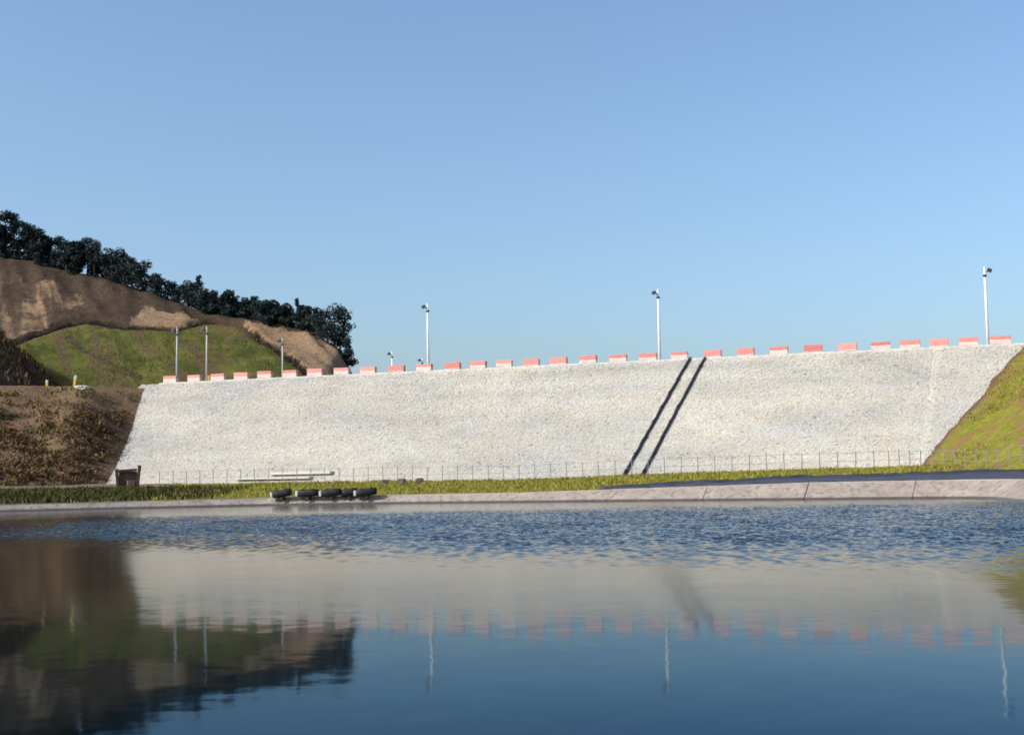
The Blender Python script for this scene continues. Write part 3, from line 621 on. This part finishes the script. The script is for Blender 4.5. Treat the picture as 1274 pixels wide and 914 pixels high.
# ------------------------------------------------------------------ trees on the ridge
def leaves(name, centres, radii, n, size, mat, parent, seed, up=0.3):
    g = np.random.default_rng(seed); c = np.array(centres); w = np.array(radii) ** 2; k = g.choice(len(c), n, p=w / w.sum())
    d = g.normal(size=(n, 3)); d /= np.linalg.norm(d, axis=1)[:, None]; rad = np.array(radii)[k] * g.random(n) ** 0.42
    P = c[k] + d * rad[:, None] * np.array([1, 1, 0.75])
    a = g.normal(size=(n, 3)); a[:, 2] *= 0.6; a /= np.linalg.norm(a, axis=1)[:, None]; b = np.cross(a, g.normal(size=(n, 3))); b /= np.linalg.norm(b, axis=1)[:, None]
    s = size * g.uniform(0.6, 1.4, (n, 1)); q = np.stack([P - a * s, P + b * s * 0.55, P + a * s, P - b * s * 0.55], 1).reshape(-1, 3)
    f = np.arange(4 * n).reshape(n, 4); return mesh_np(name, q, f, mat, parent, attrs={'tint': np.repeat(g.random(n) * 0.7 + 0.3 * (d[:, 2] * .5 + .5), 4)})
def tree(h, cr, c0f, seed, nleaf, size=0.20, ncl=14):
    g = random.Random(seed); r = empty('ridge_tree', (0, 0, 0)); mb = MB()
    top = Vector((g.uniform(-.5, .5), g.uniform(-.4, .4), h * 0.88)); mid = Vector((top.x * .4 + g.uniform(-.2, .2), top.y * .4, h * 0.45))
    mb.tube([(0, 0, -0.5), mid, top], [0.05 * h ** .7, 0.035 * h ** .7, 0.02], 7); cs, rs = [], []
    for k in range(ncl):
        z = h * (c0f + (0.93 - c0f) * (k + 0.5) / ncl); u = (z / h - c0f) / (1 - c0f); env = cr * (0.45 + 0.75 * math.sin(math.pi * min(1, u * 0.85 + 0.18))) * 0.75
        a = g.uniform(0, 6.283); q = env * g.uniform(0.25, 0.95); p = Vector((math.cos(a) * q + top.x * u, math.sin(a) * q, z)); cs.append(tuple(p)); rs.append(cr * g.uniform(0.30, 0.52))
        st = Vector((0, 0, 0)).lerp(mid, min(1, z / h / .45)) if z < h * .45 else mid.lerp(top, (z / h - .45) / .43); st = st * 1.0; st.z -= 0.12 * h * 0.5
        mb.tube([st, (st + p) / 2 + Vector((0, 0, -.1)), p], [0.02 * h ** .6, 0.014 * h ** .6, 0.006], 5)
    mb.build('trunk', M['bark'], r); leaves('crown', cs, rs, nleaf, size, M['leaf'], r, seed); return r
TK = {'tall': [tree(7.4, 2.4, 0.36, 11, 2000), tree(6.6, 2.1, 0.34, 12, 1800), tree(7.9, 2.1, 0.40, 13, 1700)],
      'round': [tree(5.4, 2.5, 0.10, 21, 2000), tree(4.7, 2.2, 0.08, 22, 1700), tree(5.9, 2.3, 0.14, 23, 1800)],
      'low': [tree(3.6, 2.0, 0.05, 31, 1500, ncl=10), tree(4.2, 1.8, 0.06, 32, 1400, ncl=11)],
      'thin': [tree(6.2, 1.0, 0.35, 41, 420, ncl=9)], 'end': [tree(6.6, 3.0, 0.08, 51, 3200, ncl=22)]}
tl = {'tall': ('tall dark tree with bare lower trunk on the high end of the ridge', 'tall trees on the ridge'), 'round': ('dense dark rounded tree in the row along the hill ridge', 'dense trees on the ridge'),
      'low': ('low dark bushy tree on the lower end of the hill ridge', 'low trees on the ridge')}
usedt = set(); g = random.Random(5)
def plant(kind, x, dy, scale, lab=None, dz=0.0):
    v = g.randrange(len(TK[kind])); src = TK[kind][v]; o = src if (kind, v) not in usedt else copy_tree(src); usedt.add((kind, v))
    y = float(np.interp(x, RX, RY)) + dy; o.location = (x, y, float(hill_z(np.array([x]), np.array([y]))[0]) - 0.15 + dz); o.rotation_euler = (0, 0, g.uniform(0, 6.28)); o.scale = (scale * g.uniform(.92, 1.1), scale * g.uniform(.92, 1.1), scale * g.uniform(.94, 1.06))
    if lab: tag(o, lab, 'shrub' if 'shrub' in lab else 'tree', 'shrubs under the ridge trees' if 'shrub' in lab else None)
    else: tag(o, tl[kind][0], 'tree', tl[kind][1])
for i in range(17): plant('tall', -99 + i * 1.65 + g.uniform(-.6, .6), g.uniform(-2.0, 4), (1.0 if i < 11 else 0.9) * g.uniform(.85, 1.08))
for i in range(17): plant('round', -79 + i * 1.75 + g.uniform(-.6, .6), g.uniform(-1.5, 2), (1.0 - 0.008 * i) * g.uniform(.85, 1.1))
plant('thin', -53.6, 0.5, 1.0, 'thin sparse tree poking above the row of ridge trees')
for i in range(16): plant('low', -51.5 + i * 1.3 + g.uniform(-.4, .4), g.uniform(-1.5, 1.5), g.uniform(.85, 1.15))
for i in range(9): plant('low', -97 + i * 2.4 + g.uniform(-.8, .8), g.uniform(-2.0, 1.5), g.uniform(.6, .9), 'small dark shrub under the tall trees on the ridge')
for i in range(7): plant('round', -97 + i * 3.6 + g.uniform(-.8, .8), g.uniform(1.5, 4.5), g.uniform(.7, 1.05))
for i in range(8): plant('round', -52 + i * 2.5 + g.uniform(-.8, .8), g.uniform(0.5, 2.5), g.uniform(.6, .78))
plant('thin', -35.2, 0, 0.85, 'narrow upright tree near the lower end of the ridge row')
plant('end', -28.3, 0.5, 1.0, 'large bushy dark tree at the very end of the ridge')
plant('round', -30.8, 1.0, 0.9); plant('low', -25.8, 0.0, 1.0, 'drooping dark bush on the steep end of the ridge', -0.3)
for kd, lst in TK.items():           # templates that were never planted
    for v, o in enumerate(lst):
        if (kd, v) not in usedt:
            for ch in list(o.children): bpy.data.objects.remove(ch)
            bpy.data.objects.remove(o)

# ------------------------------------------------------------------ scrub and grass (uncountable)
def tufts(name, pts, size, mat, seed, lab, per=5, spread=0.3):
    g = np.random.default_rng(seed); P = np.repeat(np.asarray(pts), per, 0); n = len(P)
    P = P + np.concatenate([g.normal(0, spread, (n, 2)), np.zeros((n, 1))], 1); h = size * g.uniform(0.5, 1.5, n); a = g.uniform(0, 6.283, n); w = h * g.uniform(0.10, 0.22, n); ln_ = g.normal(0, 0.35, (n, 2)) * h[:, None]
    dx, dy = np.cos(a) * w, np.sin(a) * w; z0 = P[:, 2] - 0.05
    q = np.stack([np.stack([P[:, 0] - dx, P[:, 1] - dy, z0], 1), np.stack([P[:, 0] + dx, P[:, 1] + dy, z0], 1), np.stack([P[:, 0] + dx * .7 + ln_[:, 0] * .5, P[:, 1] + dy * .7 + ln_[:, 1] * .5, z0 + h * .6], 1), np.stack([P[:, 0] + ln_[:, 0], P[:, 1] + ln_[:, 1], z0 + h], 1)], 1).reshape(-1, 3)
    o = mesh_np(name, q, np.arange(4 * n).reshape(n, 4), mat, attrs={'tint': np.repeat(g.random(n), 4)}); return tag(o, lab, 'grass' if 'grass' in name else 'scrub', kind='stuff')
n = 16000; X = rng.uniform(-46, 38, n); Y = rng.uniform(76, 130, n); sd = pond_sd(X, Y); s_, v_ = SV(X, Y); lin = np.zeros(n, bool)
lw = np.interp(X, [5, 9, 18, 24, 27, 40], [0, 1.8, 5.5, 8.0, 8.5, 9]); ok = (sd > BS * bank_top(X, Y) + 0.6 + np.where(X > 5, lw + 0.3, 0)) & (v_ > 26.3) & (X > -34) & ((X > -24) | (fbm(X * .3, Y * .3) > 0.05))
tufts('field_grass', np.stack([X, Y, field_z(X, Y)], 1)[ok], 0.20, M['blade'], 3, 'yellow-green grass on the strip between pond bank and dam')
n = 9000; X = rng.uniform(-75, -22, n); Y = rng.uniform(84, 112, n); sd = pond_sd(X, Y); ok = (sd > BS * bank_top(X, Y) + 0.7) & ((X < -27) | (rng.random(n) < 0.3))
tufts('dark_grass', np.stack([X, Y, field_z(X, Y)], 1)[ok], 0.34, M['bladed'], 4, 'darker rough grass along the bank beside the brown earth slope')
n = 14000; X = rng.uniform(-95, -33, n); Y = rng.uniform(100, 162, n); s_, v_ = SV(X, Y); z = left_abut(X, Y); line_ = s_ + 47.4 - (v_ - .84) * .4935
ok = (z > field_z(X, Y)) & (v_ > 3) & (line_ < -0.4) & (z < 12.9) & (rng.random(n) < np.where(z < 9.8, 1.0, 0.12)) & ((fbm(X * .25, Y * .25) > -0.3) | (line_ > -7))
pts = np.stack([X, Y, z], 1)[ok]
def clumps(name, pts, mat, seed, lab, per, rad, size):
    g = np.random.default_rng(seed); r_ = rad * g.uniform(0.5, 1.4, len(pts)); c = np.asarray(pts) + np.stack([np.zeros(len(pts))] * 2 + [r_ * 0.35], 1)
    return tag(leaves(name, c, r_, per * len(pts), size, mat, None, seed), lab, 'scrub', kind='stuff')
clumps('dry_scrub', pts[::2], M['scrub'], 5, 'dry brown scrub covering the earth slope beside the dam', 26, 0.62, 0.14)
clumps('green_scrub', pts[1::4], M['scrubg'], 6, 'olive green scrub among the dry brush on the earth slope', 22, 0.45, 0.13)
tufts('dry_grass', pts[1::3], 0.5, M['scrub'], 15, 'dry brown grass stalks on the earth slope beside the dam', 6, 0.5)
n = 16000; X = rng.uniform(33, 75, n); Y = rng.uniform(75, 132, n); s_, v_ = SV(X, Y); z = right_abut(X, Y); d_ = s_ - 53.4 + (v_ - .42) * .4
ok = (z > field_z(X, Y)) & (d_ > 0.9) & (v_ > 0) & (fbm(X * .2 + 9, Y * .2) > 0.0)
tufts('slope_grass', np.stack([X, Y, z], 1)[ok], 0.20, M['blade'], 8, 'yellow-green grass on the slope at the end of the dam')
n = 26000; X = rng.uniform(-85, -28, n); Y = rng.uniform(170, 214, n); d_ = hill_t(X, Y) - np.interp(X, DX, DT); ok = (d_ < -0.03) & (hill_z(X, Y) > spur_z(X, Y) + 0.3) & (rng.random(n) < 0.16 + 0.8 * fbm(X * .15, Y * .15))
tufts('hill_grass', np.stack([X, Y, hill_z(X, Y)], 1)[ok], 0.30, M['scrubg'], 9, 'rough green grass and weeds on the lower hillside', 2, 0.4)
n = 3000; X = rng.uniform(-90, -58, n); Y = rng.uniform(162, 185, n); z = hill_z(X, Y); ok = z < spur_z(X, Y) + 0.1
tufts('spur_scrub', np.stack([X, Y, z], 1)[ok], 0.5, M['scrub'], 10, 'dry dark scrub on the earth spur below the hill', 5, 0.4)
